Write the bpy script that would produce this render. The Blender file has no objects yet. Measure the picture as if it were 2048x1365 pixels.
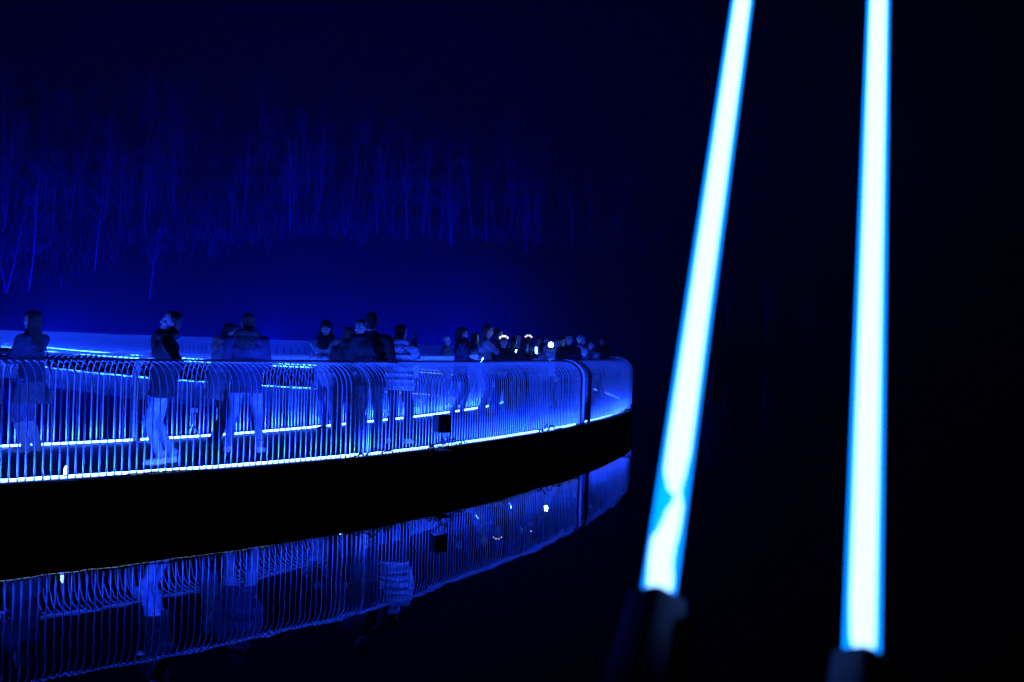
import bpy, bmesh, math, random
import numpy as np
from mathutils import Vector, Matrix, Euler

R = math.radians
rnd = random.Random(7)
sc = bpy.context.scene
col = sc.collection

# ------------------------------------------------------------------ camera
F_PX, ROLL, HC, DK = 2000.0, R(1.78), 2.0, 0.46      # focal length in photo px, roll, eye height, deck height over water
cam = bpy.data.cameras.new('camera')
cam.sensor_width = 36.0
cam.lens = 36.0 * F_PX / 2048.0
cam.clip_start, cam.clip_end = 0.05, 5000
cam.dof.use_dof = True
cam.dof.focus_distance = 14.5
cam.dof.aperture_fstop = 2.4
cam_o = bpy.data.objects.new('camera', cam); col.objects.link(cam_o)
cr, sr = math.cos(ROLL), math.sin(ROLL)
cam_o.matrix_world = Matrix(((cr, -sr, 0, 0), (0, 0, -1, 0), (sr, cr, 0, HC), (0, 0, 0, 1)))
sc.camera = cam_o

# ------------------------------------------------------------------ night sky, faint moon, exposure
MOON_EL, MOON_AZ = R(34), R(-60)
world = bpy.data.worlds.new('World'); sc.world = world; world.use_nodes = True
wn, wl = world.node_tree.nodes, world.node_tree.links
sky = wn.new('ShaderNodeTexSky'); sky.sky_type = 'NISHITA'; sky.sun_disc = False
sky.sun_elevation = R(-5.5); sky.sun_rotation = R(200); sky.ozone_density = 6.0; sky.air_density = 1.4
wl.new(sky.outputs[0], wn['Background'].inputs[0])
wn['Background'].inputs[1].default_value = 0.003
moon = bpy.data.lights.new('moon', 'SUN'); moon.energy = 0.002; moon.angle = R(0.5); moon.color = (0.35, 0.5, 1)
moon_o = bpy.data.objects.new('moon', moon); col.objects.link(moon_o)
moon_o.rotation_euler = (R(90) - MOON_EL, 0, MOON_AZ)
sc.view_settings.view_transform = 'Standard'; sc.view_settings.look = 'None'
sc.view_settings.exposure = 0.0; sc.view_settings.gamma = 1.0
sc.cycles.use_denoising = True; sc.cycles.adaptive_threshold = 0.006
sc.cycles.max_bounces = 6; sc.cycles.diffuse_bounces = 2; sc.cycles.glossy_bounces = 4
sc.cycles.transparent_max_bounces = 12; sc.cycles.sample_clamp_indirect = 6.0

BLUE = (0.007, 0.046, 1.0)          # the blue of the light strips
FLOOD = (0.0, 0.004, 1.0)           # the deeper blue of the flood lights

# ------------------------------------------------------------------ helpers
def ray(x, y):
    u, v = x - 1024.0, y - 682.5
    return Vector((u * cr + v * sr, F_PX, u * sr - v * cr))
def ground(x, y, z=DK):             # the point on the level z seen at a photo pixel
    r = ray(x, y); t = (z - HC) / r.z
    return Vector((r.x * t, r.y * t, z))
def at(x, y, d):                    # the point seen at a photo pixel, d metres in front
    r = ray(x, y); return Vector((0, 0, HC)) + r * (d / F_PX)

def tag(o, label=None, cat=None, group=None, kind=None):
    if label: o['label'] = label
    if cat: o['category'] = cat
    if group: o['group'] = group
    if kind: o['kind'] = kind
    return o
def empty(name, loc=(0, 0, 0), rz=0.0):
    o = bpy.data.objects.new(name, None); col.objects.link(o)
    o.location = loc; o.rotation_euler = (0, 0, rz); o.empty_display_size = 0.1
    return o
def link(name, me, parent=None, loc=None):
    o = bpy.data.objects.new(name, me); col.objects.link(o)
    if parent: o.parent = parent
    if loc is not None: o.location = loc
    return o

class MB:
    """collects vertices and faces; build() links them as one mesh object"""
    def __init__(s): s.v, s.f = [], []
    def add(s, vs, fs):
        n = len(s.v); s.v += [tuple(v) for v in vs]; s.f += [tuple(i + n for i in q) for q in fs]; return s
    def box(s, c, d, rot=None):
        c = Vector(c); h = Vector(d) / 2; vs = []
        for k in range(8):
            p = Vector((h.x * (1 if k & 1 else -1), h.y * (1 if k & 2 else -1), h.z * (1 if k & 4 else -1)))
            if rot: p.rotate(rot)
            vs.append(c + p)
        return s.add(vs, [(0, 2, 3, 1), (4, 5, 7, 6), (0, 1, 5, 4), (2, 6, 7, 3), (0, 4, 6, 2), (1, 3, 7, 5)])
    def sweep(s, pts, prof, side=None, cap=True):
        """sweep a closed 2-D profile (a, b) along pts; a runs along `side`, b along its normal"""
        pts = [Vector(p) for p in pts]; n, m = len(pts), len(prof); vs = []; prev = None
        for i in range(n):
            t = (pts[min(i + 1, n - 1)] - pts[max(i - 1, 0)]).normalized()
            if side is not None: sd = Vector(side[i] if isinstance(side, list) else side)
            else:
                sd = prev if prev is not None else (Vector((1, 0, 0)) if abs(t.x) < .9 else Vector((0, 1, 0)))
            sd = (sd - t * sd.dot(t)).normalized(); prev = sd
            nb = t.cross(sd)
            pr = prof[i] if isinstance(prof[0][0], (tuple, list)) else prof
            for a, b in pr: vs.append(pts[i] + sd * a + nb * b)
        if isinstance(prof[0][0], (tuple, list)): m = len(prof[0])
        fs = [(i * m + k, i * m + (k + 1) % m, (i + 1) * m + (k + 1) % m, (i + 1) * m + k) for i in range(n - 1) for k in range(m)]
        if cap: fs += [tuple(range(m))[::-1], tuple((n - 1) * m + k for k in range(m))]
        return s.add(vs, fs)
    def tube(s, pts, r, n=8, cap=True):
        rs = r if isinstance(r, (list, tuple)) else [r] * len(pts)
        prof = [[(q * math.cos(2 * math.pi * k / n), q * math.sin(2 * math.pi * k / n)) for k in range(n)] for q in rs]
        return s.sweep(pts, prof, None, cap)
    def ball(s, c, r, n=10, m=6):
        c = Vector(c); r = Vector(r) if not isinstance(r, (int, float)) else Vector((r, r, r)); vs = []; fs = []
        for j in range(1, m):
            for k in range(n):
                a, b = 2 * math.pi * k / n, math.pi * j / m
                vs.append((c.x + r.x * math.sin(b) * math.cos(a), c.y + r.y * math.sin(b) * math.sin(a), c.z + r.z * math.cos(b)))
        vs += [(c.x, c.y, c.z + r.z), (c.x, c.y, c.z - r.z)]; T, B = len(vs) - 2, len(vs) - 1
        for j in range(m - 2):
            for k in range(n): fs.append((j * n + k, (j + 1) * n + k, (j + 1) * n + (k + 1) % n, j * n + (k + 1) % n))
        for k in range(n):
            fs.append((T, k, (k + 1) % n)); fs.append((B, (m - 2) * n + (k + 1) % n, (m - 2) * n + k))
        return s.add(vs, fs)
    def mesh(s, name, mat=None, smooth=False):
        me = bpy.data.meshes.new(name); me.from_pydata(s.v, [], s.f)
        if mat: me.materials.append(mat)
        if smooth: me.polygons.foreach_set('use_smooth', [True] * len(me.polygons))
        me.update(); return me
    def build_faces(s, name, mats, parent, loc):
        me = s.mesh(name)
        for m in mats: me.materials.append(m)
        me.polygons.foreach_set('material_index', [i % len(mats) for i in range(len(s.f))]); return link(name, me, parent, loc)
    def build(s, name, mat, parent=None, loc=None, smooth=False):
        return link(name, s.mesh(name, mat, smooth), parent, loc)

# ------------------------------------------------------------------ materials
def mat(name, color, rough=0.6, metal=0.0, noise=0.0, nscale=8.0, bump=0.0, bscale=60.0, spec=0.5):
    m = bpy.data.materials.new(name); m.use_nodes = True
    n, l = m.node_tree.nodes, m.node_tree.links
    b = n['Principled BSDF']
    b.inputs['Base Color'].default_value = (*color, 1); b.inputs['Roughness'].default_value = rough
    b.inputs['Metallic'].default_value = metal; b.inputs['Specular IOR Level'].default_value = spec
    if noise or bump:
        tc = n.new('ShaderNodeTexCoord')
    if noise:
        t = n.new('ShaderNodeTexNoise'); t.inputs['Scale'].default_value = nscale; t.inputs['Detail'].default_value = 6
        l.new(tc.outputs['Object'], t.inputs['Vector'])
        r = n.new('ShaderNodeValToRGB')
        r.color_ramp.elements[0].position = 0.32; r.color_ramp.elements[1].position = 0.68
        r.color_ramp.elements[0].color = (*[c * (1 - noise) for c in color], 1)
        r.color_ramp.elements[1].color = (*[min(1, c * (1 + noise)) for c in color], 1)
        l.new(t.outputs['Fac'], r.inputs[0]); l.new(r.outputs[0], b.inputs['Base Color'])
    if bump:
        t2 = n.new('ShaderNodeTexNoise'); t2.inputs['Scale'].default_value = bscale; t2.inputs['Detail'].default_value = 4
        l.new(tc.outputs['Object'], t2.inputs['Vector'])
        bp = n.new('ShaderNodeBump'); bp.inputs['Strength'].default_value = bump; bp.inputs['Distance'].default_value = 0.02
        l.new(t2.outputs['Fac'], bp.inputs['Height']); l.new(bp.outputs[0], b.inputs['Normal'])
    return m
def emit(name, color, strength):
    m = bpy.data.materials.new(name); m.use_nodes = True
    n, l = m.node_tree.nodes, m.node_tree.links
    for q in list(n):
        if q.type != 'OUTPUT_MATERIAL': n.remove(q)
    m.cycles.emission_sampling = 'FRONT'
    e = n.new('ShaderNodeEmission'); e.inputs[0].default_value = (*color, 1); e.inputs[1].default_value = strength
    l.new(e.outputs[0], n['Material Output'].inputs[0]); return m

M = {}
M['steel'] = mat('brushed_steel', (0.58, 0.59, 0.60), 0.5, 0.3, 0.15, 30, 0.0, 220)
M['pale_steel'] = mat('gap_light_steel', (0.7, 0.7, 0.7), 0.45, 0.3)  # pale tone standing in for the bright slit between the panels
M['dark_steel'] = mat('dark_steel', (0.035, 0.036, 0.04), 0.5, 0.6, 0.3, 12, 0.05, 120)
M['fascia'] = mat('weathered_fascia', (0.03, 0.03, 0.03), 0.75, 0.2, 0.4, 5, 0.2, 40)
M['profile'] = mat('strip_profile', (0.35, 0.35, 0.36), 0.4, 0.8)
M['black_plastic'] = mat('black_plastic', (0.012, 0.012, 0.013), 0.45, 0, 0.2, 30, 0.1, 300)
M['cable'] = mat('cable_rubber', (0.01, 0.01, 0.011), 0.6)
M['pile'] = mat('pile_steel', (0.16, 0.15, 0.14), 0.6, 0.4, 0.4, 6, 0.2, 30)
M['concrete'] = mat('quay_concrete', (0.24, 0.23, 0.21), 0.9, 0, 0.25, 3, 0.25, 25)
M['bark'] = mat('birch_bark', (0.24, 0.23, 0.21), 0.85, 0, 0.6, 3, 0, 0)
M['twig'] = mat('birch_twigs', (0.17, 0.145, 0.13), 0.9, 0, 0.3, 4)

def deck_material():
    m = mat('deck_boards', (0.014, 0.012, 0.010), 0.75, 0, 0.35, 6)
    n, l = m.node_tree.nodes, m.node_tree.links
    uv = n.new('ShaderNodeUVMap'); sx = n.new('ShaderNodeSeparateXYZ'); l.new(uv.outputs[0], sx.inputs[0])
    mu = n.new('ShaderNodeMath'); mu.operation = 'MULTIPLY'; mu.inputs[1].default_value = 1 / 0.14; l.new(sx.outputs[0], mu.inputs[0])
    fr = n.new('ShaderNodeMath'); fr.operation = 'FRACT'; l.new(mu.outputs[0], fr.inputs[0])
    gt = n.new('ShaderNodeMath'); gt.operation = 'GREATER_THAN'; gt.inputs[1].default_value = 0.06; l.new(fr.outputs[0], gt.inputs[0])
    bp = n.new('ShaderNodeBump'); bp.inputs['Strength'].default_value = 0.8; bp.inputs['Distance'].default_value = 0.006
    l.new(gt.outputs[0], bp.inputs['Height']); l.new(bp.outputs[0], n['Principled BSDF'].inputs['Normal'])
    return m
M['deck'] = deck_material()

def water_material():
    m = bpy.data.materials.new('lake_water'); m.use_nodes = True
    n, l = m.node_tree.nodes, m.node_tree.links; b = n['Principled BSDF']
    b.inputs['Base Color'].default_value = (0.0015, 0.002, 0.003, 1); b.inputs['Roughness'].default_value = 0.012; b.inputs['IOR'].default_value = 1.333
    g = n.new('ShaderNodeNewGeometry')
    mp = n.new('ShaderNodeMapping'); mp.inputs['Scale'].default_value = (1.0, 0.6, 1.0); mp.inputs['Rotation'].default_value = (0, 0, 0.5)
    l.new(g.outputs['Position'], mp.inputs[0])
    a = n.new('ShaderNodeTexNoise'); a.inputs['Scale'].default_value = 1.1; a.inputs['Detail'].default_value = 2; l.new(mp.outputs[0], a.inputs['Vector'])
    c = n.new('ShaderNodeTexNoise'); c.inputs['Scale'].default_value = 5.5; c.inputs['Detail'].default_value = 1; l.new(mp.outputs[0], c.inputs['Vector'])
    b1 = n.new('ShaderNodeBump'); b1.inputs['Strength'].default_value = 1.0; b1.inputs['Distance'].default_value = 0.0032
    b2 = n.new('ShaderNodeBump'); b2.inputs['Strength'].default_value = 1.0; b2.inputs['Distance'].default_value = 0.0004
    l.new(a.outputs['Fac'], b1.inputs['Height']); l.new(c.outputs['Fac'], b2.inputs['Height'])
    l.new(b1.outputs[0], b2.inputs['Normal']); l.new(b2.outputs[0], b.inputs['Normal'])
    return m
M['water'] = water_material()

def hill_material():
    m = bpy.data.materials.new('winter_slope'); m.use_nodes = True
    n, l = m.node_tree.nodes, m.node_tree.links; b = n['Principled BSDF']; b.inputs['Roughness'].default_value = 0.95
    b.inputs['Specular IOR Level'].default_value = 0.1
    g = n.new('ShaderNodeNewGeometry')
    a = n.new('ShaderNodeTexNoise'); a.inputs['Scale'].default_value = 0.035; a.inputs['Detail'].default_value = 8; a.inputs['Roughness'].default_value = 0.62
    l.new(g.outputs['Position'], a.inputs['Vector'])
    r = n.new('ShaderNodeValToRGB')
    r.color_ramp.elements[0].position = 0.3; r.color_ramp.elements[1].position = 0.72
    r.color_ramp.elements[0].color = (0.10, 0.085, 0.065, 1); r.color_ramp.elements[1].color = (0.17, 0.15, 0.11, 1)
    l.new(a.outputs['Fac'], r.inputs[0]); l.new(r.outputs[0], b.inputs['Base Color'])
    c = n.new('ShaderNodeTexNoise'); c.inputs['Scale'].default_value = 0.5; c.inputs['Detail'].default_value = 6
    l.new(g.outputs['Position'], c.inputs['Vector'])
    bp = n.new('ShaderNodeBump'); bp.inputs['Strength'].default_value = 0.35; bp.inputs['Distance'].default_value = 0.3
    l.new(c.outputs['Fac'], bp.inputs['Height']); l.new(bp.outputs[0], b.inputs['Normal'])
    return m
M['hill'] = hill_material()

# ------------------------------------------------------------------ water, hillside, quay
w = MB().add([(-425, -60, 0), (525, -60, 0), (525, 420, 0), (-425, 420, 0)], [(0, 1, 2, 3)]).build('water', M['water'])
tag(w, kind='structure')

SHORE = [(-420, 20), (-200, 70), (-110, 100), (-50, 118), (0, 140), (30, 178), (62, 240), (95, 290), (160, 330), (300, 350), (520, 360)]
def shore_y(x):
    for (x0, y0), (x1, y1) in zip(SHORE, SHORE[1:]):
        if x <= x1:
            t = (x - x0) / (x1 - x0); t = t * t * (3 - 2 * t) * .5 + t * .5
            return y0 + (y1 - y0) * t
    return SHORE[-1][1]
def hill_h(x, y):
    s = y - shore_y(x)
    if s < 0: return max(-3.0, s * 0.4)
    k = 0.5 * (1 - math.exp(-s / 2.0))
    base = k + 0.46 * s - 0.00052 * s * s
    und = 0.9 * math.sin(x * .037 + 1.3) * math.sin(s * .045) + 0.5 * math.sin(x * .11 + s * .07) * min(1, s / 25)
    return base + und * min(1, s / 30)
nx, ny = 130, 70
vs, fs = [], []
for i in range(nx + 1):
    x = -420 + 940 * i / nx; y0 = shore_y(x) - 8
    for j in range(ny + 1):
        s = (j / ny) ** 1.5 * 420; y = y0 + s
        vs.append((x, y, hill_h(x, y)))
for i in range(nx):
    for j in range(ny):
        a = i * (ny + 1) + j; fs.append((a, a + ny + 1, a + ny + 2, a + 1))
hill = MB().add(vs, fs).build('hillside', M['hill'], smooth=True); tag(hill, kind='structure')

q = MB().box((0.5, -3.2, -0.8), (16, 9.2, 2.5)).build('quay', M['concrete']); tag(q, kind='structure')   # top at z 0.45, y up to 1.4
QZ = 0.45

# ------------------------------------------------------------------ the curved walkway
OUT = [(-9.4, 5.7), (-7.0, 7.75), (-4.92, 9.66), (-3.35, 11.08), (-1.80, 12.85), (-0.50, 14.95), (0.69, 17.3), (1.28, 18.65), (2.2, 21.2), (2.88, 23.9),
       (3.1, 27.5), (2.85, 33.0), (1.9, 39.0), (-0.3, 45.0), (-4.5, 48.6), (-10.3, 50.2), (-18.0, 55.2), (-26.6, 63.8), (-35, 74)]
def catmull(P, step):
    P = [Vector((*p, 0)) for p in P]; P = [2 * P[0] - P[1]] + P + [2 * P[-1] - P[-2]]; out = []
    for i in range(1, len(P) - 2):
        n = max(4, int((P[i + 1] - P[i]).length / step))
        for k in range(n):
            t = k / n; a, b, c, d = P[i - 1:i + 3]
            out.append(0.5 * ((2 * b) + (c - a) * t + (2 * a - 5 * b + 4 * c - d) * t * t + (3 * b - a - 3 * c + d) * t ** 3))
    return out + [P[-2]]
W = 3.2
class Path:
    def __init__(s, pts):
        # resample evenly and smooth
        p = pts
        for _ in range(12):
            p = [p[0]] + [(p[i - 1] + p[i] * 2 + p[i + 1]) / 4 for i in range(1, len(p) - 1)] + [p[-1]]
        s.p = p; s.s = [0.0]
        for a, b in zip(p, p[1:]): s.s.append(s.s[-1] + (b - a).length)
        s.L = s.s[-1]
    def at(s, d):
        import bisect
        i = min(max(bisect.bisect_right(s.s, d) - 1, 0), len(s.p) - 2)
        t = (d - s.s[i]) / max(1e-9, s.s[i + 1] - s.s[i]); pos = s.p[i].lerp(s.p[i + 1], t)
        a, b = s.p[max(i - 2, 0)], s.p[min(i + 3, len(s.p) - 1)]
        tg = (b - a).normalized(); return pos, tg, Vector((-tg.y, tg.x, 0))      # position, tangent, left normal (inward)
    def near(s, x, y):
        q = Vector((x, y, 0)); i = min(range(len(s.p)), key=lambda k: (s.p[k] - q).length_squared); return s.s[i]
outer = Path(catmull(OUT, 0.1))
def offset_path(pth, off, step=0.1):
    pts = []
    n = int(pth.L / step)
    for i in range(n + 1):
        p, t, nn = pth.at(pth.L * i / n); pts.append(p + nn * off)
    return Path(pts)
inner = offset_path(outer, W)
print('PATH', outer.L, inner.L)

def sx(pth, x):                      # arc length on the first leg where the path crosses the photo column x at deck level
    best, bs = 1e9, 0
    lim = pth.near(3.0, 26)
    for i, p in enumerate(pth.p):
        if pth.s[i] > lim: break
        if p.y < 3: continue
        v = p - Vector((0, 0, 0)); u = 1024 + (F_PX * v.x / v.y) * cr - (F_PX * (HC - DK) / v.y) * sr
        if abs(u - x) < best: best, bs = abs(u - x), pth.s[i]
    return bs

def ribbon(pth, s0, s1, prof, step=0.25, z=DK):
    """sweep a profile given as (inward offset, height) along a path"""
    n = max(2, int((s1 - s0) / step)); vs, fs = [], []; m = len(prof)
    for i in range(n + 1):
        p, t, nn = pth.at(s0 + (s1 - s0) * i / n)
        for a, h in prof: vs.append(p + nn * a + Vector((0, 0, z + h)))
    for i in range(n):
        for k in range(m): fs.append((i * m + k, (i + 1) * m + k, (i + 1) * m + (k + 1) % m, i * m + (k + 1) % m))
    fs += [tuple(range(m)), tuple(n * m + k for k in range(m))[::-1]]
    return MB().add(vs, fs)

def strip_ribbon(pth, s0, s1, prof, step=0.5, z=DK):
    """the glowing outer, top and inner faces of a light strip, facing outwards"""
    n = max(2, int((s1 - s0) / step)); vs, fs = [], []; m = len(prof)
    for i in range(n + 1):
        p, t, nn = pth.at(s0 + (s1 - s0) * i / n)
        for a, h in prof: vs.append(p + nn * a + Vector((0, 0, z + h)))
    flip = prof[1][0] > prof[2][0]
    for i in range(n):
        for k in range(m - 1):
            f = (i * m + k, (i + 1) * m + k, (i + 1) * m + k + 1, i * m + k + 1); fs.append(f[::-1] if flip else f)
    a, b, c = vs[1], vs[m + 1], vs[2]
    if ((b - a).cross(c - a).z < 0) != flip: fs = [f[::-1] for f in fs]
    return MB().add(vs, fs)
bridge = empty('curved_footbridge', (*outer.at(0)[0].xy, 0))
tag(bridge, 'low dark footbridge deck curving across the lake on steel piles', 'footbridge')
bo = -Vector(bridge.location)
deck = ribbon(outer, 0, outer.L, [(-0.07, 0), (W + 0.07, 0), (W + 0.07, -0.06), (-0.07, -0.06)]).build('deck', M['deck'], bridge, bo)
uvl = deck.data.uv_layers.new(name='UVMap')
nstep = max(2, int(outer.L / 0.25)); seg = outer.L / nstep
uvs = np.zeros((len(deck.data.loops), 2), dtype=np.float32)
for li, lp in enumerate(deck.data.loops): uvs[li] = ((lp.vertex_index // 4) * seg, (lp.vertex_index % 4) * 1.0)
uvl.data.foreach_set('uv', uvs.ravel())
for off in (0.02, W - 0.02):
    ribbon(outer, 0, outer.L, [(off - 0.06, -0.062), (off + 0.06, -0.062), (off + 0.06, -0.36), (off - 0.06, -0.36)]).build('edge_beam', M['fascia'], bridge, bo)
def pile(pos):
    MB().tube([(pos.x, pos.y, -2.5), (pos.x, pos.y, DK - 0.065)], 0.085, 12).build('pile', M['pile'], bridge, bo, True)
for xx in (-260, 212, 632, 1131):
    s = sx(outer, xx)
    for d in (-0.16, 0.16):
        for off in (0.28, W - 0.28):
            p, t, nn = outer.at(s + d); pile(p + nn * off)
for s in np.arange(outer.near(3, 27), outer.L - 1, 6.0):
    for off in (0.28, W - 0.28):
        p, t, nn = outer.at(s); pile(p + nn * off)

# railings: bars rise from the deck edge and bend over the walkway
RH, BR, BW = 0.88, 0.31, 0.37
def bar_profile(nseg=6):
    pts = [(0, -0.02), (0, RH * 0.5), (0, RH)]
    for k in range(1, nseg + 1):
        a = math.pi / 2 * k / nseg; pts.append((BW * (1 - math.cos(a)), RH + BR * math.sin(a)))
    pts.append((BW + 0.035, RH + BR)); return pts
def bar_mesh(side, r=0.0078, n=6):
    return MB().tube([(0, side * a, h) for a, h in bar_profile()], r, n).mesh('bar', M['steel'], True)
BAR = {1: bar_mesh(1), -1: bar_mesh(-1)}
SLIM = bar_mesh(1, 0.0064)
def strip_materials(key, power):
    a = emit('strip_outer_face', (0.40, 0.70, 1.0), 3.2); a.cycles.emission_sampling = 'NONE'
    return [a, emit('strip_top_' + key, BLUE, power), emit('strip_deck_face_' + key, (0.04, 0.13, 1.0), power * .12)]
STRIP = {'strip': strip_materials('near', 1150.0), 'strip_middle': strip_materials('middle', 680.0), 'strip_end': strip_materials('end', 380.0), 'strip_inner': strip_materials('inner', 560.0), 'strip_far': strip_materials('bend', 70.0), 'strip_distant': [emit('strip_distant', BLUE, 260.0)] * 3}
def railing(pth, s0, s1, spacing, side, label, joined=False, dark_plates=False, slim=False, strip='strip', shift=0.0, gaps=(), plates=(True, True), strip_on=True):
    p0, t0, n0 = pth.at(s0); root = empty('railing', (p0.x, p0.y, DK)); tag(root, label, 'railing')
    off = -Vector(root.location)
    n = int((s1 - s0) / spacing)
    if joined:
        prof = bar_profile(4); vs, fs = [], []; q = len(prof) * 3
        for i in range(n + 1):
            p, t, nn = pth.at(s0 + (s1 - s0) * i / n); b = len(vs)
            for a, h in prof:
                c = p + nn * (side * a) + Vector((0, 0, DK + h))
                for da, dn in ((.009, 0), (-.005, .0075), (-.005, -.0075)): vs.append(c + t * da + nn * dn)
            for j in range(len(prof) - 1):
                for k in range(3): fs.append((b + j * 3 + k, b + j * 3 + (k + 1) % 3, b + (j + 1) * 3 + (k + 1) % 3, b + (j + 1) * 3 + k))
        o = MB().add(vs, fs).build('bars', M['steel'], root, off, True); tag(o, kind='stuff')
    else:
        for i in range(n + 1):
            p, t, nn = pth.at(s0 + (s1 - s0) * i / n + rnd.uniform(-.003, .003)); p = p + nn * shift
            b = link('bar', SLIM if slim else BAR[side], root, p + Vector((0, 0, DK)) + off)
            b.rotation_euler = (rnd.uniform(-.004, .004), rnd.uniform(-.004, .004), math.atan2(t.y, t.x))
    st = 0.12 if not joined else 0.4
    S = side
    a0 = S * (BW + 0.012) + shift; a1 = S * (BW + 0.062) + shift
    ribbon(pth, s0 - 0.02, s1 + 0.02, [(a0, RH + BR + .009), (a1, RH + BR + .009), (a1, RH + BR + .031), (a0, RH + BR + .031)], st).build('handrail', M['dark_steel'] if side == 1 and not joined else M['steel'], root, off)  # near outer handrail in dark steel: its unlit edge painted into the colour
    # flat foot rail that carries the bars
    ribbon(pth, s0, s1, [(S * -.025 + shift, .003), (S * .022 + shift, .003), (S * .022 + shift, .011), (S * -.025 + shift, .011)], st).build('foot_rail', M['dark_steel'], root, off)
    for end, on in zip((s0, s1), plates):
        if not on: continue
        p, t, nn = pth.at(end + (0.035 if end == s1 else -0.035)); p = p + nn * shift
        pts = [p + nn * (S * a) + Vector((0, 0, DK + max(h, 0.004))) for a, h in bar_profile()]
        MB().sweep(pts, [(-.006, -.032), (.006, -.032), (.006, .032), (-.006, .032)], t).build('end_plate', M['dark_steel' if (dark_plates and (end == s1) == (dark_plates == 'end')) else 'steel'], root, off)  # plates beside the gap darker: their unlit faces put into the colour
    if strip_on:
        cuts = [s0] + [v for g in gaps for v in g] + [s1]
        for g0, g1 in zip(cuts[::2], cuts[1::2]):
            pr = ribbon(pth, g0, g1, [(S * .055 + shift, .004), (S * .095 + shift, .004), (S * .095 + shift, .012), (S * .055 + shift, .012)], st).build('strip_profile', M['profile'], root, off)
            strip_ribbon(pth, g0 + .01, g1 - .01, [(S * .060 + shift, .013), (S * .064 + shift, .034), (S * .086 + shift, .034), (S * .090 + shift, .013)]).build_faces('light_strip', STRIP[strip], root, off)
    return root

s_a, s_b = 0.6, sx(outer, 741)
railing(outer, s_a, s_b, 0.078, 1, 'curved steel bar railing along the water, wide bar spacing, ending at cable seam', gaps=[(sx(outer, 86), sx(outer, 91))], plates=(True, False))
s_c, s_d = sx(outer, 692), sx(outer, 1155)
railing(outer, s_c, s_d, 0.070, 1, 'curved steel bar railing along the water carrying the black loudspeaker', shift=-0.035, plates=(False, True), dark_plates='end', slim=True, strip='strip_middle')
s_e, s_f = sx(outer, 1177), sx(outer, 1261)
bend = railing(outer, s_e, s_f, 0.068, 1, 'outer curved bar railing beyond the open gap at the bend', dark_plates='start', slim=True, strip='strip_end')
p_, t_, n_ = outer.at((s_d + s_e) / 2)
MB().sweep([p_ + n_ * (a + .02) + Vector((0, 0, DK + max(h, .014))) for a, h in bar_profile()], [(-.004, -.028), (.004, -.028), (.004, .028), (-.004, .028)], t_).build('gap_light_plate', M['pale_steel'], bend, -Vector(bend.location))  # plate added to stand in for light showing through the gap
railing(outer, s_f + 0.55, outer.near(-4.5, 48.6), 0.08, 1, 'outer bar railing around the far bend behind the crowd', joined=True, strip='strip_far')
railing(outer, outer.near(-4.5, 48.6) + 0.2, outer.L - 0.5, 0.08, 1, 'distant bar railing on the hill side of the far walkway', joined=True, strip='strip_distant')
i_a, i_b = inner.near(-8.6, 11.1), sx(inner, 266)
railing(inner, i_a, i_b, 0.078, -1, 'inner bar railing behind the woman with long hair', gaps=[], strip='strip_inner')
i_c = sx(inner, 985)
railing(inner, i_b + 0.1, i_c, 0.074, -1, 'inner bar railing behind the couple and the woman in the knit hat', strip='strip_inner')
i_d = inner.near(-9.0, 46.7)
railing(inner, i_c + 0.1, i_d, 0.08, -1, 'inner bar railing behind the crowd with phones', joined=True, strip='strip_far')
railing(inner, i_d + 0.2, inner.L - 0.5, 0.08, -1, 'distant bar railing on the lake side of the far walkway', joined=True, strip='strip_distant')

# ------------------------------------------------------------------ flood lights for the hillside, on the far side of the walkway
def flood(s, target, energy, size, label, color=FLOOD, where=None):
    p, t, nn = outer.at(s); base = Vector(where) if where else p - nn * 20.0 + Vector((0, 0, 0.18))
    root = empty('flood_light', base); tag(root, label, 'flood light', 'flood lights on rafts off the far walkway')
    d = (Vector(target) - base).normalized(); yaw = math.atan2(d.x, d.y)
    rot = Euler((math.asin(d.z), 0, -yaw))
    c = Vector((0, 0, 0.32))
    MB().box(c, (0.42, 0.14, 0.3), rot).build('housing', M['black_plastic'], root)
    fw = Vector((0, 1, 0)); fw.rotate(rot)
    MB().box(c + fw * 0.075, (0.36, 0.008, 0.24), rot).build('lens', emit('flood_lens', FLOOD, 6.0), root)
    b = MB(); b.box((0, 0, 0.012), (0.3, 0.2, 0.02)); b.tube([(-0.235, 0, 0.02), (-0.235, 0, 0.34)], 0.012, 6); b.tube([(0.235, 0, 0.02), (0.235, 0, 0.34)], 0.012, 6); b.tube([(-.235, 0, .03), (.235, 0, .03)], .012, 6)
    b.build('bracket', M['dark_steel'], root)
    MB().box((0, 0, -0.12), (1.6, 1.2, 0.24)).build('raft', M['black_plastic'], root)
    li = bpy.data.lights.new('flood_lamp', 'SPOT'); li.energy = energy; li.color = color; li.spot_size = size; li.spot_blend = 1.0; li.shadow_soft_size = 0.15
    lo = bpy.data.objects.new('flood_lamp', li); col.objects.link(lo); lo.parent = root
    lo.location = c + fw * 0.14; lo.rotation_euler = Vector((0, 0, -1)).rotation_difference(fw).to_euler()
    return root
for fx, fy, tx, ty, en, lab in ((-64, 86, -66, 150, 1.5, 'black flood light on the raft facing the wood by the bank'), (-43, 92, -42, 160, 0.9, 'black flood light on the raft facing the gap in the wood'),
                            (-24, 97, -24, 170, 1.0, 'black flood light on the raft facing the open meadow'), (-5, 104, -10, 190, 1.3, 'black flood light on the raft facing the end of the meadow')):
    flood(0, (tx, ty, 14), en * 1.25e5, R(104), lab, where=(fx, fy, 0.18))
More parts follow.
